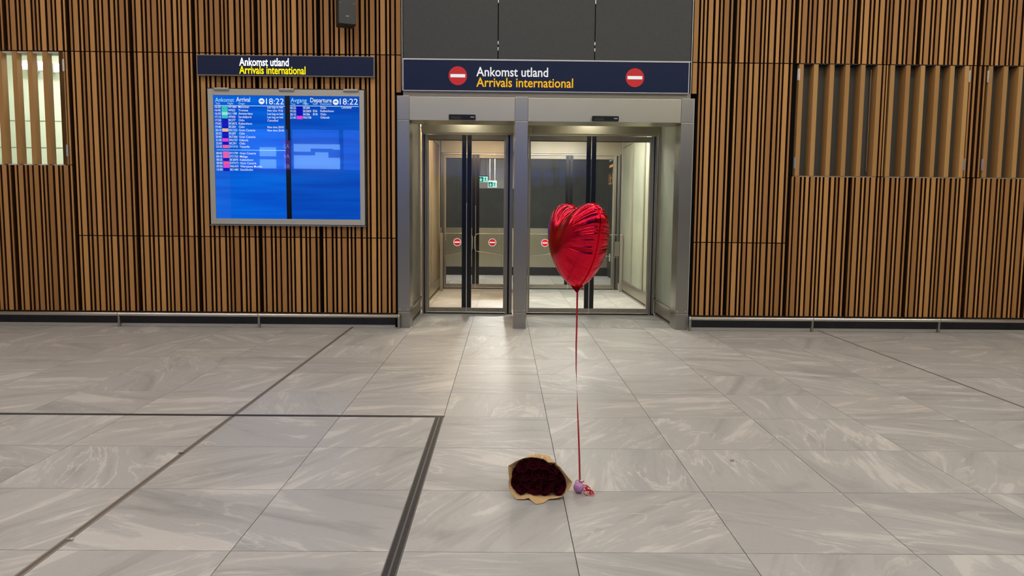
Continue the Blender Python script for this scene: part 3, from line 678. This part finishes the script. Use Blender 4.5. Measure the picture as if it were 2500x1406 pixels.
def exit_sign_standin(label, px0, px1, py0, py1, Y):  # solid sign built in place of a reflection in the door glass
    x0, z1 = WL(px0, py0, Y); x1, z0 = WL(px1, py1, Y); w = x1-x0; hh = z1-z0
    t_ = thing('exit_sign_standin', label, 'sign', (x0, Y, z0), 'green exit signs standing in for reflections')
    part('housing', 'lamp_housing', t_, (-.01, w+.01, .004, .06, -.01, hh+.03)); part('face', 'exit_white', t_, (0, w, 0, .004, 0, hh))
    fld = part('arrow_field', 'exit_green', t_, (.02*w, .55*w, -.002, 0, .06*hh, .94*hh))
    def ar(bm):
        for pts in ([(.25, .8), (.32, .8), (.32, .35), (.25, .35)], [(.285, .14), (.46, .45), (.38, .5), (.285, .32)], [(.285, .14), (.285, .32), (.19, .5), (.11, .45)]):
            bm.faces.new([bm.verts.new((a*w, -.0032, b*hh)) for a, b in pts])
    obj('arrow', ar, 'exit_white', fld)
    def man(bm):
        for pts in ([(.66, .06), (.72, .06), (.80, .45), (.72, .5)], [(.72, .45), (.80, .4), (.95, .15), (.90, .08)], [(.70, .42), (.82, .42), (.80, .78), (.70, .74)], [(.60, .55), (.70, .68), (.70, .76), (.57, .62)], [(.80, .68), (.93, .52), (.96, .58), (.82, .76)], [(.72, .82), (.80, .82), (.80, .95), (.72, .95)]):
            bm.faces.new([bm.verts.new((a*w, -.0022, b*hh)) for a, b in pts])
    obj('running_figure', man, 'exit_green', t_)
    part('hanger', 'chrome', t_, (.2*w-.006, .2*w+.006, .02, .035, hh+.03, 2.9-z0), (.8*w-.006, .8*w+.006, .02, .035, hh+.03, 2.9-z0))
exit_sign_standin('larger green exit sign with arrow, standing in for a reflection in the left door', 1167.5, 1190.5, 431, 444.5, 17.0); exit_sign_standin('smaller green exit sign lower right, standing in for the doubled reflection', 1192, 1212, 443.5, 456.5, 20.0)

# ================================================================ HALL SHELL AND LAMPS
structure('ceiling', 'pale ceiling of the arrivals hall', 'ceiling', boxes((-7.6, 7.6, -5.6, 8.03, TOP, TOP+.08)), 'ceiling')
structure('wall_back_hall', 'wall of the arrivals hall behind the viewer', 'wall', boxes((-7.6, 7.6, -5.7, -5.6, 0, TOP)), 'hall_dark')
structure('wall_side_left', 'left end wall of the arrivals hall', 'wall', boxes((-7.6, -7.5, -5.6, 8.03, 0, TOP)), 'hall_light')
structure('wall_side_right', 'right end wall of the arrivals hall', 'wall', boxes((7.5, 7.6, -5.6, 8.03, 0, TOP)), 'hall_light')
pos = [('first', 6.2), ('second', 3.4), ('third', .9), ('fourth', -1.6)]
colsx = [('first', -6.3, 'lamp_warm'), ('second', -4.2, 'lamp_warm'), ('third', -2.1, 'lamp_warm'), ('middle', 0.0, 'lamp_white'), ('fifth', 2.1, 'lamp_white'), ('sixth', 4.2, 'lamp_white'), ('last', 6.3, 'lamp_white')]
for rn, y in pos:
    for cn, x, m in colsx:
        t_ = thing('ceiling_light', 'long ceiling light, %s from left in the %s line from the slatted wall' % (cn, rn), 'lamp', (x, y, TOP), 'flat ceiling lights of the hall')
        part('housing', 'lamp_housing', t_, (-1.0, 1.0, -.16, .16, -.03, 0)); part('diffuser', m, t_, (-.97, .97, -.13, .13, -.036, -.0305))
# screens on the wall behind the viewer: they are seen mirrored in the display, the posts and the balloon
M['board_blue'] = emit('board_blue', srgb(70, 116, 230), 1.9); M['board_pale'] = emit('board_pale', srgb(150, 205, 255), 3.4); M['board_violet'] = emit('board_violet', srgb(120, 70, 190), 2.4)
ib = thing('information_board', 'bank of blue information screens facing the doors', 'display', (0, -2.0, 0))
for k, x in enumerate((-6.0, -4.85, -3.70, -2.2, -1.05, .10, 1.25)):
    s_ = part('monitor', 'black_matt', ib, (x+.01, x+1.12, -.08, 0, 2.10, 3.05)); part('picture', 'board_blue', s_, (x+.04, x+1.09, 0, .006, 2.13, 3.02))
mp_ = part('map', 'board_pale', ib, (-4.78, -3.74, .0065, .010, 2.15, 2.70))
part('river', 'board_blue', mp_, (-4.78, -4.3, .0101, .012, 2.45, 2.53), (-4.4, -3.9, .0101, .012, 2.52, 2.60), (-4.0, -3.74, .0101, .012, 2.40, 2.58))
for z in (2.15, 2.42): part('card', 'board_pale', ib, (-5.55, -5.18, .0065, .010, z, z+.20))
part('gate_column', 'board_violet', ib, (-5.02, -4.86, .0065, .010, 2.13, 2.77))
lettering('gate_numbers', [('A5', 4.88, 5.00, 2.16, .09), ('A4', 4.88, 5.00, 2.38, .09), ('A3', 4.88, 5.00, 2.60, .09)], 'board_pale', ib, .0115, .0, mirror=True)
for x in (-5.9, -2.8, .0, 2.2): part('hanger', 'black_matt', ib, (x-.02, x+.02, -.06, -.02, 3.05, TOP))

# ================================================================ BALLOON
BY = 3.18
bx, bz = WL(1408.5, 713, BY)
bl = thing('heart_balloon', 'red foil heart balloon floating on a long ribbon', 'balloon', (bx, BY, 0))
# outline of the heart in its own plane, u across and v up, tip at (0, 0)
HH, HW = .346, .176
HC = [(0, 0), (.23, .06), (.50, .18), (.74, .345), (.90, .53), (.97, .68), (1.0, .79), (.955, .895), (.83, .965), (.64, 1.0), (.43, .99), (.24, .96), (.09, .92), (0, .90)]
def heart_outline(n):
    ctl = HC+[(-u, v) for u, v in HC[-2:0:-1]]; m = len(ctl); fine = []
    for k in range(m):
        p0, p1, p2, p3 = (Vector(ctl[(k+d) % m]) for d in (-1, 0, 1, 2))
        for q in range(24):
            t = q/24; fine.append(.5*((2*p1)+(p2-p0)*t+(2*p0-5*p1+4*p2-p3)*t*t+(3*p1-p0-3*p2+p3)*t**3))
    fine = [(p.x*HW, max(0, p.y)*HH) for p in fine]; L = [0]
    for a, b in zip(fine, fine[1:]+fine[:1]): L.append(L[-1]+math.dist(a, b))
    ts = np.linspace(0, L[-1], n, endpoint=False); fx = [p[0] for p in fine]+[fine[0][0]]; fy = [p[1] for p in fine]+[fine[0][1]]
    return [(float(np.interp(t, L, fx)), float(np.interp(t, L, fy))) for t in ts]
NA = 320
OUT = heart_outline(NA)
# inflated thickness: membrane equation solved on a grid over the outline
G = 81; gx = np.linspace(-.24, .24, G); gy = np.linspace(-.02, HH+.02, G)
P_ = np.array(OUT)
XX, YY = np.meshgrid(gx, gy)
ins = np.zeros_like(XX, bool); a = P_; b = np.roll(P_, -1, 0)
for (x1, y1), (x2, y2) in zip(a, b):
    c = ((y1 > YY) != (y2 > YY)) & (XX < (x2-x1)*(YY-y1)/(y2-y1+1e-12)+x1); ins ^= c
ph = np.zeros_like(XX); hx2 = (gx[1]-gx[0])**2; hy2 = (gy[1]-gy[0])**2
for it in range(1500):
    q = ((np.roll(ph, 1, 1)+np.roll(ph, -1, 1))*hy2+(np.roll(ph, 1, 0)+np.roll(ph, -1, 0))*hx2+hx2*hy2)/(2*(hx2+hy2)); ph = np.where(ins, q, 0)
ph /= ph.max()
def thick(u, v):
    i = (u-gx[0])/(gx[1]-gx[0]); j = (v-gy[0])/(gy[1]-gy[0]); i0 = int(min(max(i, 0), G-2)); j0 = int(min(max(j, 0), G-2)); fi, fj = i-i0, j-j0
    p = ph[j0, i0]*(1-fi)*(1-fj)+ph[j0, i0+1]*fi*(1-fj)+ph[j0+1, i0]*(1-fi)*fj+ph[j0+1, i0+1]*fi*fj
    return max(p, 0)**.52*.108
NR = 26; cen = (0, HH*.56)
V_, F_ = [], []
per = [0]
for k in range(NA): per.append(per[-1]+math.dist(OUT[k], OUT[(k+1) % NA]))
rng = random.Random(3); wob = [rng.uniform(-1, 1) for _ in range(64)]
def crimp(k, s):
    a = per[k]/.029+.35*wob[int(per[k]/.029*2) % 64]; w = abs((a % 1)-.5)*2; i = int(a) % 64
    return -(max(0, 1-w*3.2))*(.017+.010*wob[i])*max(0, (s-.60+.16*wob[(i*7) % 64])/.40)*(1 if s < .985 else .4)
ring = {}
for side in (1, -1):
    for r in range(NR+1):
        s = 1-(1-r/NR)**1.5
        for k in range(NA):
            if r == NR and side == -1: ring[side, r, k] = ring[1, r, k]; continue
            if r == 0 and (k > 0): ring[side, r, k] = ring[side, 0, 0]; continue
            ou, ov = OUT[k]; u = cen[0]+(ou-cen[0])*s; v = cen[1]+(ov-cen[1])*s
            w = 0 if r == NR else thick(u, v)+crimp(k, s)*.85
            w = max(w, 0)
            # the two foils meet in a crease below the cleft between the lobes
            w *= 1-.12*math.exp(-(u/.05)**2)*min(1, max(0, (v-.13)/.14))
            ring[side, r, k] = len(V_); V_.append((u, side*w, v))
for side in (1, -1):
    for r in range(NR):
        for k in range(NA):
            k2 = (k+1) % NA; q = [ring[side, r, k], ring[side, r, k2], ring[side, r+1, k2], ring[side, r+1, k]]
            if r == 0: q = [q[0], q[2], q[3]]
            F_.append(tuple(q if side == 1 else q[::-1]))
me = bpy.data.meshes.new('envelope'); me.from_pydata(V_, [], F_); me.update()
bm = bmesh.new(); bm.from_mesh(me); bmesh.ops.recalc_face_normals(bm, faces=bm.faces); bm.to_mesh(me); bm.free()
for p in me.polygons: p.use_smooth = True
env = link('envelope', me, M['foil'], bl, (0, 0, bz+.020)); env.rotation_euler = (0, 0, math.radians(-66))
# flat sealed edge around the two foils
def seam(bm):
    ra, rb = [], []
    for k in range(NA):
        (u, v), (u0, v0), (u1, v1) = OUT[k], OUT[k-1], OUT[(k+1) % NA]
        t = Vector((u1-u0, v1-v0)); t.normalize(); nx, nz = -t.y, t.x
        if (u*nx+(v-cen[1])*nz) < 0: nx, nz = -nx, -nz
        wv = .0012*math.sin(per[k]/.0095*PI)
        ra.append(bm.verts.new((u, 0, v))); rb.append(bm.verts.new((u+nx*.0045, wv*.5, v+nz*.0045)))
    for k in range(NA): bm.faces.new((ra[k-1], ra[k], rb[k], rb[k-1]))
obj('seal_edge', seam, 'foil', env)
def tail(bm):
    pts = [(-.044, .050), (-.022, .021), (-.004, 0), (.004, .001), (.014, .020), (.034, .048)]
    a = [bm.verts.new((x, -.003, z)) for x, z in pts]; b = [bm.verts.new((x, .003, z)) for x, z in pts]
    bm.faces.new(a); bm.faces.new(b[::-1])
    for k in range(len(a)): bm.faces.new((a[k], a[k-1], b[k-1], b[k]))
tl = obj('tail', tail, 'foil', bl, loc=(0, -.012, bz)); tl.rotation_euler = (0, 0, math.radians(-12))
def knot(bm):
    for c, r, ph_ in (((.010, -.012, .032), .012, .3), ((.022, -.008, .022), .009, 1.3)):
        atube(bm, [(c[0]+r*math.cos(t)*math.cos(ph_), c[1]+r*math.cos(t)*math.sin(ph_)*.5, c[2]+r*math.sin(t)) for t in [2*PI*k/14 for k in range(14)]], .0022, 6)
obj('ribbon_knot', knot, 'ribbon', bl, True, loc=(0, 0, bz))
# long flat ribbon, slightly twisted
RP = [(1409.5, 712, .010), (1408.5, 770, .3), (1406.8, 840, .5), (1406.5, 900, .9), (1408.5, 945, 1.55), (1410, 1000, .8), (1412.5, 1060, .4), (1414.5, 1120, .2), (1415.5, 1172, .1)]
def ribbon(bm):
    vs = []
    ys = np.linspace(RP[0][1], RP[-1][1], 60)
    for y in ys:
        x = np.interp(y, [p[1] for p in RP], [p[0] for p in RP]); tw = np.interp(y, [p[1] for p in RP], [p[2] for p in RP])
        X, Z = WL(float(x), float(y), BY); c, s = math.cos(tw)*.0038, math.sin(tw)*.0038
        vs.append((bm.verts.new((X-c-bx, -s, Z)), bm.verts.new((X+c-bx, s, Z)), bm.verts.new((X+c-bx+.0003, s+.0006, Z)), bm.verts.new((X-c-bx+.0003, -s+.0006, Z))))
    for a, b in zip(vs, vs[1:]):
        for k in range(4): bm.faces.new((a[k], a[(k+1) % 4], b[(k+1) % 4], b[k]))
    bm.faces.new(vs[0]); bm.faces.new(vs[-1][::-1])
obj('ribbon', ribbon, 'ribbon', bl)
# ---- weight
wx, wy = FL(1413, 1203)
bw = thing('balloon_weight', 'lilac ball weight with curly red ribbon holding the balloon', 'weight', (wx, BY, 0))
obj('ball', lambda bm: aball(bm, (0, 0, .0232), .0232, 24), 'lilac', bw, True)
obj('loop', lambda bm: atube(bm, [(-.006+.008*math.cos(t), 0, .046+.009*math.sin(t)) for t in [PI*2*k/16 for k in range(17)]], .0018, 8), 'lilac', bw, True)
def curl(bm):
    rg = random.Random(5)
    for q in range(9):
        a0 = rg.uniform(-.9, .9); L = rg.uniform(.018, .042); z0 = rg.uniform(.012, .045); tw = rg.uniform(.5, 1.5)
        pr = None
        for k in range(13):
            t = k/12
            c = Vector((.022+L*t*math.cos(a0)+.008*math.sin(t*7*tw+q), -.020+L*t*math.sin(a0)*.7-.004+.006*math.cos(t*6+q), max(.003, z0*(1-t)**1.2+.012*math.sin(t*PI)*rg.uniform(.7, 1.2))))
            w = Vector((math.cos(q+t*5), math.sin(q+t*4), .8)).normalized()*.0026
            cur = (bm.verts.new(c-w), bm.verts.new(c+w))
            if cur[0].co.z < .001: cur[0].co.z = .001
            if cur[1].co.z < .001: cur[1].co.z = .001
            if pr: bm.faces.new((pr[0], pr[1], cur[1], cur[0]))
            pr = cur
    atube(bm, [(.018+.020+.020*math.cos(t), -.030+.006*math.sin(t), .012+.010*math.sin(t)) for t in [2*PI*k/20-.8 for k in range(18)]], .0022, 6)
M['ribbon_bright'] = mat('curly_ribbon', srgb(214, 26, 44), .3, spec=.6)
obj('ribbon_curls', curl, 'ribbon_bright', bw)
obj('ribbon_tie', lambda bm: atube(bm, [(.002, -.001, .060), (.003, 0, .050), (.010, -.004, .047), (.018, -.006, .050), (.021, -.006, .054)], .0024, 6), 'ribbon', bw, True)

# ================================================================ BOUQUET
YM0, LEAN = 3.085, .42           # the mouth of the wrapping leans back from the floor
def mouth(px, py, push=0.0):
    d = ray(px, py); t = (YM0+push+LEAN*CAMH)/(d[1]-LEAN*d[2]); p = Vector((float(d[0]*t), float(d[1]*t), float(CAMH+d[2]*t)))
    if p.z < .0025:
        q = FL(px, py, .0025); p = Vector((q[0], q[1], .0025))
    return p
cpx = lambda L: [(1240+x/10.04, 1100+y/10.04) for x, y in L]
RIM = cpx([(10, 370), (100, 318), (190, 262), (300, 215), (400, 180), (560, 158), (740, 172), (880, 205), (980, 285), (1080, 283), (1165, 287), (1210, 355), (1280, 400), (1350, 490), (1420, 580), (1500, 680), (1580, 772), (1550, 870), (1500, 950), (1440, 1010), (1400, 1062), (1365, 1110), (1260, 1150), (1130, 1175), (1010, 1185), (940, 1235), (870, 1280), (780, 1300), (690, 1310), (600, 1245), (510, 1162), (400, 1192), (300, 1190), (205, 1182), (130, 1090), (55, 1010), (20, 890), (15, 770), (32, 700), (22, 640), (8, 520), (5, 440)])
INN = cpx([(130, 452), (190, 370), (250, 300), (320, 245), (400, 205), (520, 190), (700, 188), (830, 215), (960, 300), (1020, 335), (1090, 380), (1170, 432), (1240, 470), (1290, 520), (1345, 610), (1395, 690), (1425, 760), (1430, 830), (1425, 900), (1400, 980), (1385, 1040), (1310, 1108), (1200, 1105), (1110, 1090), (1030, 1120), (950, 1152), (880, 1148), (790, 1140), (700, 1128), (630, 1090), (560, 1056), (440, 1070), (370, 1095), (300, 1116), (200, 1050), (130, 940), (90, 850), (72, 770), (78, 700), (108, 620), (115, 550), (122, 500)])
bq = thing('bouquet_wrap', 'open kraft paper flower wrap lying on the floor', 'wrap', (.16, 3.1, 0))
org = bq.location
rimp = [mouth(*p) for p in RIM]; innp = [mouth(p[0], p[1], .045) for p in INN]
rearc = Vector((.20, 3.52, .042))
def wrap(bm):
    rg = random.Random(2)
    rings = [rimp]
    m1 = [a.lerp(b, .55)+Vector((0, rg.uniform(-.006, .006), 0)) for a, b in zip(rimp, innp)]
    rings += [m1, innp]
    cc = sum(innp, Vector())/len(innp)
    for f_, s in ((.35, .80), (.7, .45), (1.0, .16)):
        rings.append([(lambda q: Vector((q.x, q.y, max(q.z, .003))))(cc.lerp(rearc, f_)+Vector(((p.x-cc.x)*s+rg.uniform(-.004, .004), (p.y-cc.y)*s, (p.z-cc.z)*s+rg.uniform(-.003, .003)))) for p in innp])
    rv = [[bm.verts.new(p-org) for p in R] for R in rings]
    for A, B in zip(rv, rv[1:]):
        for k in range(len(A)): bm.faces.new((A[k-1], A[k], B[k], B[k-1]))
pw = obj('paper', wrap, 'paper', bq)
sd = pw.modifiers.new('thickness', 'SOLIDIFY'); sd.thickness = .0008; sd.offset = 0
# crumpled clear film standing up behind the paper
def film(bm):
    rg = random.Random(9); n = 15; rows_ = []
    base = [(1288, 1122), (1352, 1136)]; peak = [(1292, 1118), (1300, 1111), (1306, 1107), (1312, 1105.5), (1318, 1108), (1325, 1111), (1331, 1116), (1336, 1122), (1342, 1131), (1348, 1137)]
    for r in range(5):
        R_ = []
        for k in range(n):
            t = k/(n-1); bxp = base[0][0]+(base[1][0]-base[0][0])*t; byp = base[0][1]+(base[1][1]-base[0][1])*t+6
            pk = np.interp(t*(len(peak)-1), range(len(peak)), [p[0] for p in peak]), np.interp(t*(len(peak)-1), range(len(peak)), [p[1] for p in peak])
            x = bxp+(pk[0]-bxp)*r/4; y = byp+(pk[1]-byp)*r/4
            p = mouth(x, y, .05+rg.uniform(-.010, .010)); R_.append(bm.verts.new(p-org))
        rows_.append(R_)
    for A, B in zip(rows_, rows_[1:]):
        for k in range(n-1): bm.faces.new((A[k], A[k+1], B[k+1], B[k]))
obj('clear_film', film, 'cello', bq)
# ---- roses
def petal_mesh():
    def fn(bm):
        nu, nv = 7, 5; g = []
        for j in range(nv):
            v = j/(nv-1); row = []
            for i in range(nu):
                u = i/(nu-1)*2-1; wd_ = 1.05*(.55+.45*math.sin(PI*min(1, v*.75+.15)))
                a = u*wd_; rad = .62+.38*v
                x = math.sin(a)*rad; y = math.cos(a)*rad; z = v*1.25-.18*u*u*v
                out = .16*v**3*(1-.3*u*u); row.append(bm.verts.new((x*(1+out), y*(1+out), z)))
            g.append(row)
        for j in range(nv-1):
            for i in range(nu-1): bm.faces.new((g[j][i], g[j][i+1], g[j+1][i+1], g[j+1][i]))
    return mesh_of('petal', fn, True)
PM = petal_mesh()
def rose_source(): 
    parts_ = []
    for k in range(13):
        s = .0050+.0182*(k/12)**.85; hz = 1.0-.30*(k/12)
        parts_.append(('petal', PM, 'petal', Matrix.Rotation(k*2.4, 4, 'Z') @ Matrix.Translation((0, 0, .010*(1-k/12))) @ Matrix.Diagonal((s, s, .0215*hz, 1))))
    core = mesh_of('core', lambda bm: aball(bm, (0, 0, .012), .0075, 10, 1.8), True); parts_.append(('core', core, 'petal', Matrix()))
    st = mesh_of('stem', lambda bm: atube(bm, [(0, 0, -.16), (0, 0, .004)], .0028, 6)); parts_.append(('stem', st, 'stem', Matrix()))
    cal = mesh_of('calyx', lambda bm: atube(bm, [(0, 0, -.012), (0, 0, .002)], [.003, .010], 8)); parts_.append(('calyx', cal, 'stem', Matrix()))
    return parts_
RS = rose_source()
rows4 = [('top', [(355, 400), (630, 360), (870, 365), (1090, 455)]), ('second', [(215, 575), (470, 600), (740, 600), (1010, 600), (1250, 640)]), ('third', [(190, 800), (450, 820), (720, 825), (1000, 805), (1290, 850)]), ('bottom', [(350, 1000), (620, 1010), (890, 1015), (1180, 1000)])]
nth = ['first', 'second', 'third', 'fourth', 'fifth']
spots = []; names = []
for rn, L in rows4:
    for k, p in enumerate(cpx(L)): spots.append(p); names.append('dark red rose, %s from left in the %s row of the bouquet' % (nth[k], rn))
cc = sum(innp, Vector())/len(innp)
for k, (px, py) in enumerate(spots):
    deep_ = (.030 if k < 4 else .055)+.014*random.random(); p = mouth(px, py, deep_)
    if p.z < .027: p.z = .027
    r_ = thing('rose', names[k], 'rose', p, 'roses in the bouquet')
    aim = (Vector((p.x+(p.x-cc.x)*1.2, p.y-.35, p.z+.10+(p.z-cc.z)*.8))-p).normalized()
    q = aim.to_track_quat('Z', 'Y'); r_.rotation_mode = 'QUATERNION'; r_.rotation_quaternion = q
    r_.rotation_quaternion = q @ Matrix.Rotation(random.uniform(0, 6), 4, 'Z').to_quaternion(); sc = random.uniform(.92, 1.12); r_.scale = (sc, sc, sc)
    for n_, me_, m_, mx in RS:
        c_ = link(n_, me_, M[m_], r_); c_.matrix_local = mx
# ---- fluff and scraps on the floor
for px, py, lab in ((171, 1320, 'pale lump of fluff on the metal joint near the left edge'), (443, 1106, 'small pale scrap on the metal joint left of the drain')):
    x, y = FL(px, py); f_ = obj('dust_fluff', lambda bm: [aball(bm, (random.uniform(-.010, .010), random.uniform(-.006, .006), .006), random.uniform(.004, .0065), 8, .8) for _ in range(5)], 'dust', None, True, loc=(x, y, .0006)); f_['label'] = lab; f_['category'] = 'fluff'; f_['group'] = 'fluff on the floor'
x, y = FL(1786, 1125)
def scrap(bm):
    a = [bm.verts.new((u, v, .002+w)) for u, v, w in ((-.012, -.008, 0), (.010, -.012, .001), (.014, .006, .005), (-.006, .010, .002))]; b = [bm.verts.new(q.co+Vector((0, 0, -.0008))) for q in a]
    bm.faces.new(a); bm.faces.new(b[::-1])
    for k in range(4): bm.faces.new((a[k], a[k-1], b[k-1], b[k]))
f_ = obj('paper_scrap', scrap, 'joint_metal', None, loc=(x, y, 0)); f_['label'] = 'tiny grey scrap on the floor right of the balloon'; f_['category'] = 'scrap'
print('slats', len(wl.children), len(wr.children)); print('tiles', ntile, 'objects', len(bpy.data.objects))
